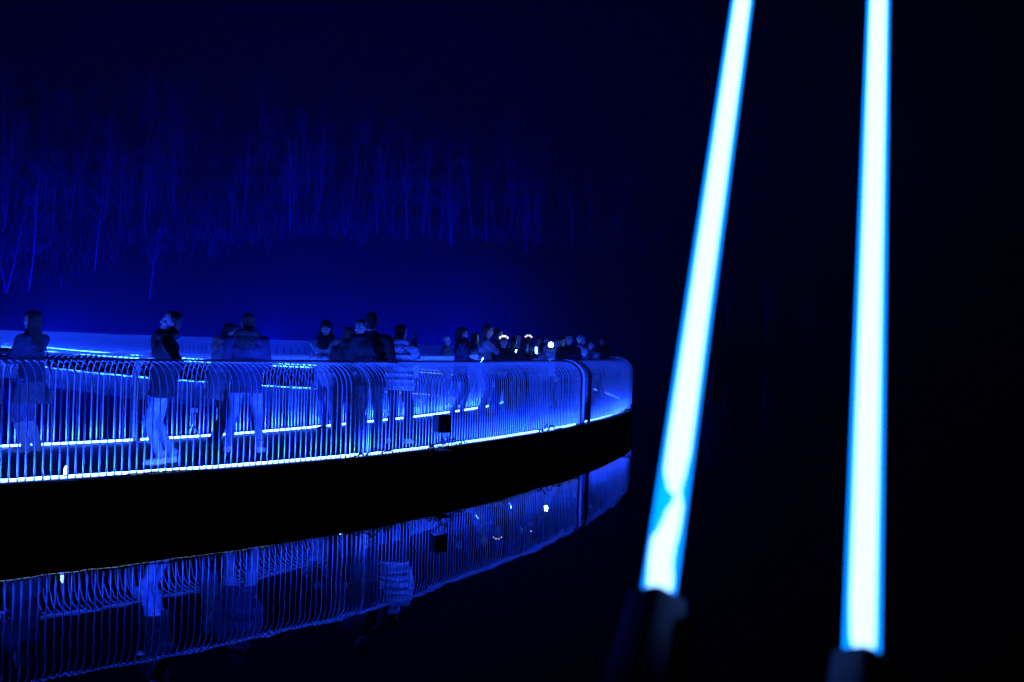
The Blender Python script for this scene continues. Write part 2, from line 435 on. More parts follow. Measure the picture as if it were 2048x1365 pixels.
# ------------------------------------------------------------------ people
def cloth(name, c, noise=0.25, rough=0.9): return mat(name, c, rough, 0, noise, 9, 0.5, 45, 0.15)
M['skin'] = mat('skin', (0.62, 0.46, 0.40), 0.5, 0, 0.08, 20)
M['eye'] = mat('eye', (0.02, 0.02, 0.02), 0.2)
M['lip'] = mat('lip', (0.30, 0.14, 0.13), 0.5)
M['hair_dark'] = mat('dark_hair', (0.014, 0.011, 0.010), 0.45, 0, 0.4, 40, 0.8, 90)
M['hair_brown'] = mat('brown_hair', (0.06, 0.04, 0.03), 0.5, 0, 0.4, 40, 0.8, 90)
M['hair_light'] = mat('fair_hair', (0.36, 0.30, 0.20), 0.5, 0, 0.3, 40, 0.8, 90)
M['black_cloth'] = cloth('black_cloth', (0.022, 0.022, 0.026))
M['navy_cloth'] = cloth('navy_cloth', (0.04, 0.045, 0.09))
M['slate_cloth'] = cloth('slate_cloth', (0.13, 0.14, 0.18))
M['grey_cloth'] = cloth('grey_fleece', (0.40, 0.41, 0.44), 0.35)
M['pale_cloth'] = cloth('pale_cloth', (0.62, 0.62, 0.64))
M['denim'] = cloth('denim', (0.16, 0.20, 0.34), 0.3)
M['pale_denim'] = cloth('pale_denim', (0.20, 0.25, 0.36), 0.35)
M['dark_trousers'] = cloth('dark_trousers', (0.025, 0.026, 0.03))
M['white_shoe'] = mat('white_shoe', (0.72, 0.72, 0.72), 0.55, 0, 0.08, 20)
M['dark_shoe'] = mat('dark_shoe', (0.02, 0.02, 0.02), 0.5)
M['fur'] = mat('fur_trim', (0.20, 0.17, 0.14), 0.95, 0, 0.5, 60, 1.0, 160)
M['dark_fur'] = mat('dark_fur_trim', (0.035, 0.03, 0.028), 0.95, 0, 0.5, 60, 1.0, 160)

def rot_to(d):                       # rotation taking +Z to d
    return Vector((0, 0, 1)).rotation_difference(Vector(d).normalized()).to_matrix()
class Prims:
    def __init__(s): s.mb, s.pr = MB(), []
    def cone(s, p0, r0, p1, r1, m, n=14):
        p0, p1 = Vector(p0), Vector(p1); d = p1 - p0; L = d.length; dr = d / L
        pts, rs = [], []
        for k in range(5):
            a = math.pi / 2 * k / 4; pts.append(p0 - dr * r0 * math.cos(a)); rs.append(max(r0 * math.sin(a), r0 * .05))
        for k in range(5):
            a = math.pi / 2 * k / 4; pts.append(p1 + dr * r1 * math.sin(a)); rs.append(max(r1 * math.cos(a), r1 * .05))
        s.mb.tube(pts, rs, n); s.pr.append(('c', np.array(p0), np.array(d), r0, r1, m))
    def ell(s, c, r, m, rot=None):
        t = MB().ball((0, 0, 0), r, 18, 12); rot = rot or Matrix.Identity(3); c = Vector(c)
        s.mb.add([rot @ Vector(v) + c for v in t.v], t.f); s.pr.append(('e', np.array(c), np.array(rot), np.array(r), m))
    def frus(s, p0, e0, p1, e1, m, side, n=22, wav=0.0):
        p0, p1 = Vector(p0), Vector(p1); prof = []; pts = []
        for k in range(5):
            t = k / 4; a = e0[0] + (e1[0] - e0[0]) * t; b = e0[1] + (e1[1] - e0[1]) * t; pts.append(p0.lerp(p1, t))
            prof.append([(a * (1 + wav * math.sin(5 * q + k)) * math.cos(q), b * (1 + wav * math.sin(4 * q)) * math.sin(q)) for q in [2 * math.pi * j / n for j in range(n)]])
        s.mb.sweep(pts, prof, side); s.pr.append(('f', np.array(p0), np.array(p1 - p0), e0, e1, np.array(Vector(side).normalized()), m))
    def dist(s, P):
        D = np.zeros((len(s.pr), len(P)))
        for i, q in enumerate(s.pr):
            if q[0] == 'e':
                l = (P - q[1]) @ q[2]; D[i] = (np.linalg.norm(l / q[3], axis=1) - 1) * q[3].min()
            elif q[0] == 'c':
                t = np.clip(((P - q[1]) @ q[2]) / (q[2] @ q[2]), 0, 1); D[i] = np.linalg.norm(P - q[1] - t[:, None] * q[2], axis=1) - (q[3] + (q[4] - q[3]) * t)
            else:
                ax = q[2] / np.linalg.norm(q[2]); L = np.linalg.norm(q[2]); h = (P - q[1]) @ ax; t = np.clip(h / L, 0, 1)
                v = P - q[1] - h[:, None] * ax; sd = q[5] - ax * (q[5] @ ax); sd = sd / np.linalg.norm(sd); nb = np.cross(ax, sd)
                a = q[3][0] + (q[4][0] - q[3][0]) * t; b = q[3][1] + (q[4][1] - q[3][1]) * t
                dd = (np.sqrt(((v @ sd) / a) ** 2 + ((v @ nb) / b) ** 2) - 1) * np.minimum(a, b)
                D[i] = np.maximum(dd, np.maximum(-h, h - L))
        return D
    def remesh(s, voxel, smooth=2):
        me = bpy.data.meshes.new('tmp'); me.from_pydata(s.mb.v, [], s.mb.f); o = bpy.data.objects.new('tmp', me); col.objects.link(o)
        r = o.modifiers.new('r', 'REMESH'); r.mode = 'VOXEL'; r.voxel_size = voxel
        if smooth:
            q = o.modifiers.new('s', 'SMOOTH'); q.factor = 0.5; q.iterations = smooth
        dg = bpy.context.evaluated_depsgraph_get(); ev = o.evaluated_get(dg); m2 = bpy.data.meshes.new_from_object(ev)
        n = len(m2.vertices); co = np.zeros(n * 3, np.float32); m2.vertices.foreach_get('co', co); co = co.reshape(-1, 3)
        fs = [tuple(p.vertices) for p in m2.polygons]
        bpy.data.objects.remove(o); bpy.data.meshes.remove(me); bpy.data.meshes.remove(m2)
        fc = np.array([co[list(f)].mean(0) for f in fs]); idx = s.dist(fc).argmin(0)
        return co, fs, [s.pr[i][-1] for i in idx]

def ik(a, b, l1, l2, hint):          # middle joint of a two-bone chain
    a, b = Vector(a), Vector(b); d = b - a; L = min(d.length, (l1 + l2) * .999); d.normalize()
    x = (l1 * l1 - l2 * l2 + L * L) / (2 * L); h = math.sqrt(max(l1 * l1 - x * x, 0)); hv = Vector(hint); hv = (hv - d * hv.dot(d)).normalized()
    return a + d * x + hv * h, a + d * L

def noise_push(co, amp, f, seed=0.0):
    from mathutils import noise
    return np.array([noise.noise(Vector((p[0] * f + seed, p[1] * f, p[2] * f * .6))) * amp for p in co])

def strand_hair(root, P, m, voxel, name='hair', amp=0.006, f=38):
    co, fs, _ = P.remesh(voxel, 2)
    me = bpy.data.meshes.new(name)
    c = co.mean(0); nrm = (co - c); nrm /= np.linalg.norm(nrm, axis=1)[:, None] + 1e-6
    co = co + nrm * noise_push(co, amp, f)[:, None]
    me.from_pydata(co.tolist(), [], fs); me.materials.append(M[m]); me.polygons.foreach_set('use_smooth', [True] * len(me.polygons))
    return link(name, me, root)

def person(pos, face, height, label, jacket='black_cloth', trousers='denim', shoes='dark_shoe', hem=0.82, puff=0.0, lean=0.0, side=0.0,
           head=(0.0, 0.0), feet=((-.10, 0.0), (.10, 0.0)), hands=None, hair='short', hair_mat='hair_dark', hat=None, scarf=None, hood=None,
           coat=0.0, far=False, skirt=None, glasses=False, gloves=None, collar=True, boots=None):
    if hat: hair = {'bob': 'bob_hat'}.get(hair, None)
    root = empty('person', pos, face); tag(root, label, 'person'); root.scale = (height / 1.75,) * 3
    J = jacket; B = Prims(); p = puff
    hip = Vector((0, 0, 0.93))
    T = Matrix.Translation(hip) @ Euler((-lean, side, 0)).to_matrix().to_4x4() @ Matrix.Translation(-hip)
    t3 = T.to_3x3(); X = t3 @ Vector((1, 0, 0))
    tp = lambda x, y, z: T @ Vector((x, y, z))
    # legs
    for sgn, ft in zip((-1, 1), feet):
        h = Vector((sgn * .092, 0, .90)); an = Vector((ft[0], ft[1] - .04, .095))
        kn, an = ik(h, an, .43, .42, (ft[0] * .3, 1, 0))
        B.cone(h, .094, kn, .066, trousers); B.cone(kn, .067, an, .050, trousers)
        lo = kn.lerp(an, .35)
        if boots: B.cone(lo, .066, an, .058, boots)
        # bunched cloth at knee and ankle
        B.ell(kn + Vector((0, .006, 0)), (.068, .072, .055), trousers)
        if not boots: B.ell(an + Vector((0, 0, .045)), (.060, .062, .04), trousers)
        sm = boots or shoes; od = .25 * sgn
        rt = Euler((0, 0, -od)).to_matrix(); fwd = rt @ Vector((0, 1, 0))
        a0 = Vector((an.x, an.y, 0))
        B.cone(a0 + Vector((0, 0, .085)), .047, a0 + Vector((0, 0, .045)) - fwd * .015, .043, sm)
        B.cone(a0 + Vector((0, 0, .042)), .042, a0 + fwd * .15 + Vector((0, 0, .034)), .034, sm)
        B.ell(a0 + fwd * .07 + Vector((0, 0, .020)), (.047, .135, .021), sm, rt)
    # trunk
    B.ell((0, -.01, .93), (.168, .125, .13), trousers)
    B.frus(tp(0, 0, 1.08), (.172 + p * .6, .128 + p * .6), tp(0, 0, hem), (.192 + p, .150 + p), J, X, wav=.02)
    if coat: B.frus(tp(0, 0, 1.0), (.180, .14), Vector((0, 0, coat)), (.235, .20), J, X, wav=.04)
    if skirt: B.frus((0, 0, .98), (.175, .13), (0, 0, skirt[0]), (.215, .18), skirt[1], X, wav=.05)
    B.ell(tp(0, -.005, 1.12), (.176 + p, .134 + p, .18), J, t3); B.ell(tp(0, 0, 1.29), (.188 + p, .138 + p, .17), J, t3)
    B.cone(tp(-.145, -.01, 1.41), .072 + p * .5, tp(.145, -.01, 1.41), .072 + p * .5, J)
    B.cone(tp(-.06, -.012, 1.44), .066, tp(.06, -.012, 1.44), .066, J)
    if p > .015:                     # quilting rolls
        for k, z in enumerate((.86, .95, 1.04, 1.13, 1.22, 1.31)):
            if z > hem - .01: B.ell(tp(0, 0, z), (.190 + p * 1.25, .146 + p * 1.25, .042), J, t3)
    # arms
    hands = hands or ((-.25, .05, .80), (.25, .05, .80)); HM = MB(); hp = []
    for sgn, ht in zip((-1, 1), hands):
        sh = tp(sgn * .205, -.01, 1.405); hint = (sgn * .42, -.85, -.4)
        el, wr = ik(sh, Vector(ht), .29, .255, hint)
        B.cone(sh, .070 + p * .5, el, .056 + p * .4, J); B.cone(el, .056 + p * .4, wr, .043 + p * .3, J)
        if p > .015:
            for k in range(3): B.ell(sh.lerp(el, .2 + .3 * k), (.074 + p * .6, .074 + p * .6, .045), J, rot_to(el - sh))
        hd = (wr - el).normalized(); hp.append(wr)
        sd = hd.cross(Vector((0, 0, 1))); sd = (sd if sd.length > .2 else Vector((1, 0, 0))).normalized(); up = sd.cross(hd).normalized()
        rm = Matrix((sd, up, hd)).transposed()
        t = MB().ball((0, 0, 0), (.040, .019, .048), 10, 6); HM.add([rm @ Vector(v) + wr + hd * .055 for v in t.v], t.f)
        HM.tube([wr - hd * .02, wr + hd * .03], [.029, .027], 8)
        for k, (o, ln) in enumerate(((-.030, .068), (-.010, .080), (.011, .075), (.030, .058))):
            b0 = wr + hd * .088 + sd * o; b1 = b0 + hd * ln * .5 - up * .010; b2 = b1 + hd * ln * .30 - up * .026
            HM.tube([b0, b1, b2], [.0095, .0088, .007], 6)
        b0 = wr + hd * .035 - sd * sgn * .036; b1 = b0 + hd * .034 - sd * sgn * .022 - up * .006; b2 = b1 + hd * .028 - up * .012
        HM.tube([b0, b1, b2], [.0125, .011, .008], 6)
    if collar: B.frus(tp(0, .002, 1.44), (.078, .078), tp(0, .012, 1.525), (.070, .070), J, X)
    vx = .019 if far else .013
    co, fs, ms = B.remesh(vx, 2)
    # soft folds in the cloth
    nz = noise_push(co, .012, 9.0, pos[0]) + noise_push(co, .011, 22.0, pos[1]); cz = co.mean(0)
    d2 = co - np.array([0, 0, 0]); d2 = d2 * np.array([1, 1, 0]); d2 /= np.linalg.norm(d2, axis=1)[:, None] + 1e-6
    msk = np.clip((co[:, 2] - .14) / .1, 0, 1); co = co + d2 * (nz * msk)[:, None]
    verts = co.tolist(); faces = list(fs); fm = list(ms)
    def append(v, f, m):
        b = len(verts); verts.extend([tuple(q) for q in v]); faces.extend([tuple(i + b for i in q) for q in f]); fm.extend(m)
    append(HM.v, HM.f, [gloves or 'skin'] * len(HM.f))
    # head
    H = Prims(); nk = tp(0, .0, 1.47)
    hy, hpit = head
    HT = Matrix.Translation(nk) @ Euler((hpit - lean * .3, side * .3, hy)).to_matrix().to_4x4()
    h3 = HT.to_3x3(); q = lambda x, y, z: HT @ Vector((x, y, z))
    H.cone(q(0, -.008, -.05), .056, q(0, .005, .08), .052, 'skin')
    H.ell(q(0, .005, .185), (.074, .094, .098), 'skin', h3); H.ell(q(0, .030, .125), (.057, .068, .075), 'skin', h3)
    H.ell(q(0, .078, .078), (.026, .022, .022), 'skin', h3)                        # chin
    H.cone(q(0, .094, .172), .010, q(0, .112, .136), .0145, 'skin')                # nose
    H.cone(q(-.03, .088, .186), .012, q(.03, .088, .186), .012, 'skin')            # brow
    for s_ in (-1, 1):
        H.ell(q(s_ * .077, -.002, .150), (.010, .022, .032), 'skin', h3)           # ear
        H.ell(q(s_ * .042, .072, .135), (.022, .022, .020), 'skin', h3)            # cheek
        H.ell(q(s_ * .031, .089, .163), (.013, .009, .0065), 'eye', h3)
        H.ell(q(s_ * .031, .096, .190), (.020, .007, .005), hair_mat, h3)          # eyebrow
    H.ell(q(0, .095, .103), (.023, .010, .0075), 'lip', h3)
    hc_, hf, hm = H.remesh(.011 if far else .0075, 1)
    append(hc_.tolist(), hf, hm)
    names = sorted(set(fm)); me = bpy.data.meshes.new('body'); me.from_pydata(verts, [], faces)
    for n_ in names: me.materials.append(M[n_])
    me.polygons.foreach_set('material_index', [names.index(n_) for n_ in fm]); me.polygons.foreach_set('use_smooth', [True] * len(faces)); me.update()
    link('body', me, root)
    hv = .014 if far else .010
    # hair
    if hair and hat != 'hood_up':
        A = Prims(); A.ell(q(0, -.022, .205), (.084, .092, .090), hair_mat, h3); A.ell(q(0, -.045, .150), (.078, .070, .085), hair_mat, h3)
        if hair == 'short': A.ell(q(0, .045, .262), (.060, .050, .026), hair_mat, h3)
        if hair in ('long', 'ponytail', 'bob'): A.ell(q(0, .030, .245), (.074, .068, .045), hair_mat, h3)
        if hair in ('long', 'bob', 'bob_hat'):
            zl = -.22 if hair == 'long' else .05
            for s_ in (-1, -.5, 0, .5, 1):
                A.cone(q(s_ * .072, -.045 + .03 * abs(s_), .18), .036, q(s_ * .080, -.085 + .06 * abs(s_), .05), .038, hair_mat)
                if hair == 'long': A.cone(q(s_ * .080, -.085 + .06 * abs(s_), .05), .038, tp(s_ * .105, -.125 + .04 * abs(s_), 1.24 + .05 * abs(s_)), .028, hair_mat)
        if hair == 'ponytail':
            A.ell(q(0, -.115, .19), (.045, .045, .05), hair_mat, h3); A.cone(q(0, -.125, .17), .034, q(0, -.135, .02), .018, hair_mat)
        strand_hair(root, A, hair_mat, hv)
    if hat == 'beanie':
        A = Prims(); A.ell(q(0, -.014, .222), (.088, .102, .096), 'x', h3); A.frus(q(0, -.012, .190), (.090, .104), q(0, -.006, .238), (.091, .106), 'x', h3 @ Vector((1, 0, 0)))
        strand_hair(root, A, 'black_cloth', hv, 'knit_hat', .003, 60)
    if hat == 'pale_beanie':
        A = Prims(); A.ell(q(0, -.014, .222), (.088, .102, .096), 'x', h3); A.frus(q(0, -.012, .190), (.090, .104), q(0, -.006, .238), (.091, .106), 'x', h3 @ Vector((1, 0, 0)))
        strand_hair(root, A, 'pale_cloth', hv, 'knit_hat', .003, 60)
    if scarf:
        A = Prims(); n = 12
        for k in range(n):
            a0, a1 = 2 * math.pi * k / n, 2 * math.pi * (k + 1) / n
            rr = .105
            A.cone(tp(rr * math.cos(a0), rr * .9 * math.sin(a0) + .005, 1.485 + .016 * math.sin(a0 * 2)), .047 + .008 * math.sin(3 * a0), tp(rr * math.cos(a1), rr * .9 * math.sin(a1) + .005, 1.485 + .016 * math.sin(a1 * 2)), .047 + .008 * math.sin(3 * a1), 'x')
        A.ell(tp(.02, .13, 1.40), (.10, .045, .11), 'x', t3)
        strand_hair(root, A, scarf, hv, 'scarf', .010, 22)
    if hood:                          # folded hood with thick rim lying on the shoulders
        A = Prims(); n = 14
        for k in range(n):
            a0, a1 = math.pi * (-.18 - 1.0 * 0 + 1.36 * k / n) + math.pi, math.pi * (-.18 + 1.36 * (k + 1) / n) + math.pi
            f_ = lambda a: tp(.125 * math.cos(a), -.02 + .125 * math.sin(a), 1.485 - .035 * math.sin(a))
            A.cone(f_(a0), .043, f_(a1), .043, 'x')
        A.ell(tp(0, -.12, 1.42), (.12, .06, .10), 'x', t3)
        strand_hair(root, A, hood, hv, 'hood', .016, 55)
    if glasses:
        g = MB()
        for s_ in (-1, 1):
            ring = [q(s_ * .032 + .021 * math.cos(a), .104, .163 + .017 * math.sin(a)) for a in [2 * math.pi * k / 10 for k in range(11)]]
            g.tube(ring, .0022, 5); g.tube([q(s_ * .053, .104, .167), q(s_ * .079, .0, .168)], .002, 5)
        g.tube([q(-.011, .106, .166), q(.011, .106, .166)], .002, 5)
        g.build('glasses', M['profile'], root)
    root['_h'] = 0; del root['_h']
    bpy.context.view_layer.update()
    return root, HT, hp, T

def wpt(root, v): return root.matrix_world @ Vector(v)
M['screen'] = emit('phone_screen', (0.12, 0.42, 1.0), 26.0)
M['torch'] = emit('torch_lens', (0.16, 0.45, 1.0), 1100.0)
M['bloom'] = emit('glowing_bloom', (1.0, 0.84, 0.90), 3.5)
def phone(p, face, tilt, label, lit=True, scr=True):
    o = empty('phone', p, face); o.rotation_euler = (tilt, 0, face); tag(o, label, 'phone')
    MB().box((0, 0, 0), (.074, .009, .150)).build('case', M['black_plastic'], o)
    if scr: MB().box((0, -.0055, 0), (.066, .0012, .138)).build('screen', M['screen'], o)
    return o

A = {}
NP = lambda x, y: tuple(ground(x, y))
def add(key, *a, **k): A[key] = person(*a, **k)
add('edge', NP(-34, 908), R(95), 1.68, 'person in a pale jacket cut by the picture edge beside the long-haired woman', 'slate_cloth', 'dark_trousers', coat=.62, hair='bob', hands=((-.2, .25, 1.1), (.2, .2, 1.0)))
add('woman_long', NP(57, 905), R(78), 1.72, 'woman with long dark hair and glasses in dark jacket, facing along the railing', 'navy_cloth', 'denim', boots='pale_cloth', hair='long', hem=.80, skirt=(.62, 'slate_cloth'), glasses=True, hands=((-.12, .34, 1.16), (.14, .34, 1.12)), head=(.1, .05))
add('man_scarf', NP(322, 929), R(108), 1.76, 'man in dark jacket and jeans with white shoes looking up beside the railing', 'black_cloth', 'pale_denim', 'white_shoe', hem=.78, puff=.013, lean=-.05, side=-.07, head=(.15, .22), feet=((-.07, .05), (.08, -.08)), scarf='black_cloth', hands=((-.10, .05, 1.20), (.15, .06, 0.98)))
add('woman_hood', NP(432, 900), R(-62), 1.66, 'person with pale fur hood leaning towards a man in a dark jacket', 'slate_cloth', 'dark_trousers', hem=.70, puff=.015, lean=.16, head=(-.1, -.28), hair='short', hair_mat='hair_dark', hood='fur', hands=((-.10, .42, 1.15), (.16, .42, 1.20)))
add('man_back', NP(488, 906), R(8), 1.78, 'man seen from behind with bulky hood, legs apart, pale jeans', 'navy_cloth', 'pale_denim', 'white_shoe', hem=.76, puff=.012, head=(.35, -.05), feet=((-.20, .0), (.19, 0.0)), hood='dark_fur', hair_mat='hair_brown', hands=((-.17, .26, 1.05), (.17, .26, 1.05)))
add('woman_knit', NP(650, 860), R(176), 1.76, 'woman in dark knit hat and big scarf with folded arms in grey fleece coat', 'grey_cloth', 'denim', hem=.70, side=.05, head=(.05, -.05), feet=((-.13, .02), (.02, .06)), hat='beanie', scarf='black_cloth', hands=((.10, .27, 1.18), (-.10, .29, 1.16)), hair='bob')
add('man_tall', NP(736, 899), R(6), 1.86, 'tall man in black jacket seen from behind at the railing seam', 'black_cloth', 'dark_trousers', 'dark_shoe', hem=.80, puff=.013, head=(-.05, .05), feet=((-.12, 0), (.12, .03)), hands=((-.22, .22, 1.02), (.22, .22, 1.02)))
add('woman_brown', NP(690, 890), R(28), 1.66, 'brown-haired woman with dark hood down standing against the tall man', 'black_cloth', 'dark_trousers', hem=.72, hair='bob', hair_mat='hair_brown', hood='dark_fur', head=(.2, 0), hands=((-.1, .28, 1.1), (.16, .26, 1.05)))
add('face_behind', NP(716, 866), R(150), 1.80, 'person with lit face half hidden behind the tall man', 'slate_cloth', 'denim', hem=.76, head=(.1, -.1), hands=((-.1, .28, 1.15), (.12, .28, 1.15)))
add('man_puffer', NP(795, 888), R(-14), 1.72, 'man in pale quilted jacket with white shoes seen from behind', 'grey_cloth', 'dark_trousers', 'white_shoe', hem=.80, puff=.032, head=(-.25, 0), feet=((-.13, -.02), (.14, .03)), hood='grey_cloth', hair='short', hands=((-.12, .30, 1.05), (.14, .32, 1.05)))
add('woman_scarf', NP(918, 832), R(-72), 1.78, 'dark-haired woman with ponytail and black scarf in navy coat in profile', 'navy_cloth', 'pale_denim', 'dark_shoe', hem=.68, hair='ponytail', scarf='black_cloth', head=(0, -.12), hands=((-.1, .30, 1.08), (.12, .30, 1.06)), feet=((-.1, .12), (.1, -.12)))
add('man_glasses', NP(966, 829), R(-78), 1.86, 'tall man with glasses in pale jacket holding out his phone', 'grey_cloth', 'denim', 'dark_shoe', hem=.80, head=(0, -.25), glasses=True, hair='short', hair_mat='hair_brown', hands=((-.06, .42, 1.16), (.10, .44, 1.14)), collar=True)
add('man_dark_hair', NP(988, 818), R(-66), 1.80, 'dark-haired man in grey jacket behind the man with glasses', 'slate_cloth', 'dark_trousers', hem=.78, puff=.02, head=(0, -.2), far=True, hands=((-.1, .34, 1.2), (.1, .34, 1.2)))
add('woman_band', NP(1003, 831), R(178), 1.60, 'woman with glowing flower headband and dark zipped jacket', 'black_cloth', 'dark_trousers', hair='long', hem=.72, head=(.05, 0), far=True, hands=((-.1, .26, 1.0), (.1, .26, 1.0)))
add('head_back', NP(1023, 817), R(15), 1.62, 'short dark-haired person turned away behind the headband woman', 'black_cloth', 'dark_trousers', far=True)
add('woman_photo', NP(1043, 834), R(-58), 1.54, 'woman with long dark hair holding both hands to her face', 'black_cloth', 'dark_trousers', hair='long', far=True, hem=.72, head=(-.1, -.1), hands=((-.05, .24, 1.50), (.09, .23, 1.50)))
add('girl_band', NP(1053, 801), R(182), 1.66, 'girl with small glowing flower headband deep in the crowd', 'slate_cloth', 'denim', hair='bob', far=True, hands=((-.1, .26, 1.3), (.1, .26, 1.3)))
add('pale_person', NP(1073, 803), R(160), 1.66, 'person in pale jacket deep in the crowd with raised arms', 'pale_cloth', 'denim', far=True, hands=((-.12, .3, 1.45), (.12, .3, 1.42)))
add('child', NP(1067, 838), R(-85), 1.28, 'child in pale cap just reaching above the handrail', 'slate_cloth', 'denim', far=True, hat='beanie', hair=None)
add('torch_person', NP(1090, 810), R(178), 1.64, 'person in white jacket holding up the round video light', 'pale_cloth', 'denim', far=True, hair='short', hands=((-.12, .42, 1.38), (.20, .20, 1.0)))
add('small_behind', NP(1121, 805), R(200), 1.66, 'person with phone half hidden behind the bearded man', 'slate_cloth', 'denim', far=True, hands=((-.1, .3, 1.38), (.1, .3, 1.38)))
add('man_front', NP(1133, 830), R(188), 1.72, 'man in black jacket facing the water beside the video light', 'black_cloth', 'dark_trousers', far=True, puff=.02, hair='short')
add('fair_person', NP(1158, 823), R(-140), 1.70, 'person in pale knit hat and patterned scarf holding a paper cup', 'slate_cloth', 'denim', far=True, hat='pale_beanie', hair=None, scarf='pale_cloth', hands=((-.12, .32, 1.22), (.2, .2, 1.0)))
add('silhouette', NP(1203, 801), R(60), 1.74, 'dark figure in black jacket standing alone by the far bend', 'black_cloth', 'dark_trousers', far=True, puff=.03, hands=((-.3, .3, 1.1), (.3, .25, 1.1)))
add('pale_face', NP(889, 808), R(-100), 1.60, 'person in pale hat standing behind the woman with black scarf', 'slate_cloth', 'denim', far=True, hat='pale_beanie', hair=None)
add('extra_a', NP(946, 812), R(-60), 1.70, 'woman in grey coat glimpsed between the ponytail woman and the glasses man', 'grey_cloth', 'denim', far=True, hair='long', hair_mat='hair_brown', hands=((-.1, .3, 1.2), (.1, .3, 1.2)))
add('extra_b', NP(1033, 806), R(170), 1.72, 'man in pale coat behind the short dark-haired person', 'pale_cloth', 'denim', far=True, hands=((-.1, .3, 1.3), (.1, .3, 1.3)))
add('extra_c', NP(1083, 826), R(-110), 1.52, 'short person in grey coat below the video light', 'grey_cloth', 'denim', far=True, hair='bob')
add('extra_d', NP(1110, 818), R(165), 1.60, 'person in pale coat between the video light and the black jacket', 'pale_cloth', 'denim', far=True, hair='bob', hair_mat='hair_light')
add('extra_e', NP(1178, 812), R(150), 1.60, 'short person in slate coat beside the paper cup', 'slate_cloth', 'denim', far=True)
add('far_walker', (-4.6, 47.3, DK), R(80), 1.74, 'distant figure in grey walking on the far walkway', 'slate_cloth', 'dark_trousers', far=True, feet=((-.08, .25), (.08, -.22)))

# headbands of glowing blooms, phones, cup, bag
def headband(key, n, r, label):
    root, HT, hp, T = A[key]; hb = empty('flower_headband', wpt(root, HT @ Vector((0, 0, .19)))); tag(hb, label, 'headband')
    base = Vector(hb.location); pts = []
    for k in range(9):
        a = math.pi * k / 8; pts.append(wpt(root, HT @ Vector((.090 * math.cos(a), .012, .195 + .100 * math.sin(a)))) - base)
    MB().tube(pts, .006, 6).build('band', M['black_cloth'], hb)
    for k in range(n):
        a = math.pi * (.5 + (k - (n - 1) / 2) * .165); c = wpt(root, HT @ Vector((.118 * math.cos(a), .03, .195 + .128 * math.sin(a)))) - base
        MB().ball(c, (r, r * .8, r), 9, 6).build('bloom', M['bloom'], hb, smooth=True)
headband('woman_band', 4, .018, 'glowing flower headband on the woman with long dark hair')
headband('girl_band', 4, .018, 'smaller glowing flower headband on the girl deep in the crowd')

tp_ = at(1102, 690, 23.7)
ph = empty('phone_torch_glare', tp_); tag(ph, 'phone torch above the crowd, its white glare enlarged into a round lamp', 'lamp')  # phone torch built as a bigger round lamp to carry its glare
MB().tube([(0, .02, 0), (0, .0, 0)], .075, 18).build('housing', M['black_plastic'], ph)
MB().tube([(0, .03, -.07), (0, .03, -.20)], .014, 8).build('handle', M['black_plastic'], ph)
MB().ball((0, -.012, 0), (.050, .022, .050), 16, 8).build('lens', M['torch'], ph, smooth=True)
r_, HT_, hp_, T_ = A['man_glasses']; h_ = (wpt(r_, hp_[0]) + wpt(r_, hp_[1])) / 2
d_ = r_.matrix_world.to_3x3() @ Vector((0, 1, 0)); d_.normalize()
phone(h_ + d_ * .13 + Vector((0, 0, .03)), R(-78), R(-35), 'phone in the hands of the tall man with glasses')
r_, HT_, hp_, T_ = A['woman_photo']; h_ = (wpt(r_, hp_[0]) + wpt(r_, hp_[1])) / 2
phone(h_ + Vector((.08, .06, .04)), R(-58), 0, 'phone raised by the woman with long dark hair')
r_, HT_, hp_, T_ = A['fair_person']; h_ = wpt(r_, hp_[0])
r_, HT_, hp_, T_ = A['woman_scarf']; h2_ = (wpt(r_, hp_[0]) + wpt(r_, hp_[1])) / 2
phone(h2_ + Vector((.13, .02, .03)), R(-72), R(-30), 'phone held low by the woman with the black scarf')
r_, HT_, hp_, T_ = A['man_dark_hair']; h2_ = (wpt(r_, hp_[0]) + wpt(r_, hp_[1])) / 2
phone(h2_ + Vector((.13, .05, .05)), R(-66), R(-20), 'added phone whose screen lights the dark-haired man in the grey jacket')  # made-up phone, its bright screen added to light his face
r_, HT_, hp_, T_ = A['small_behind']; h2_ = (wpt(r_, hp_[0]) + wpt(r_, hp_[1])) / 2
phone(h2_ + Vector((.04, -.13, .05)), R(200), R(-10), 'phone held up behind the man in the black jacket')
cup = empty('paper_cup', h_ + Vector((.03, -.09, -.02))); tag(cup, 'pale paper cup with white lid held above the handrail', 'cup')
MB().tube([(0, 0, 0), (0, 0, .11)], [.030, .042], 12).build('cup', M['pale_cloth'], cup, smooth=True)
MB().tube([(0, 0, .108), (0, 0, .118), (0, 0, .126)], [.045, .045, .038], 12).build('lid', M['white_shoe'], cup)
r_, HT_, hp_, T_ = A['woman_long']
bag = empty('handbag', wpt(r_, (.26, .03, .78))); bag.rotation_euler = (0, 0, R(78)); tag(bag, 'slate handbag with a round clasp on the long-haired woman', 'bag')
b_ = MB()
b_.sweep([(0, -.13, .0), (0, .13, .0)], [(-.045, 0), (.045, 0), (.05, .08), (.04, .19), (-.04, .19), (-.05, .08)], (1, 0, 0)).build('bag_body', M['slate_cloth'], bag)
MB().tube([(0, -.12, .18), (-.05, -.09, .45), (-.10, -.02, .66), (-.05, .09, .45), (0, .12, .18)], .009, 6).build('strap', M['black_cloth'], bag)
MB().tube([(.052, 0, .10), (.060, 0, .10)], .034, 14).build('clasp', M['profile'], bag)
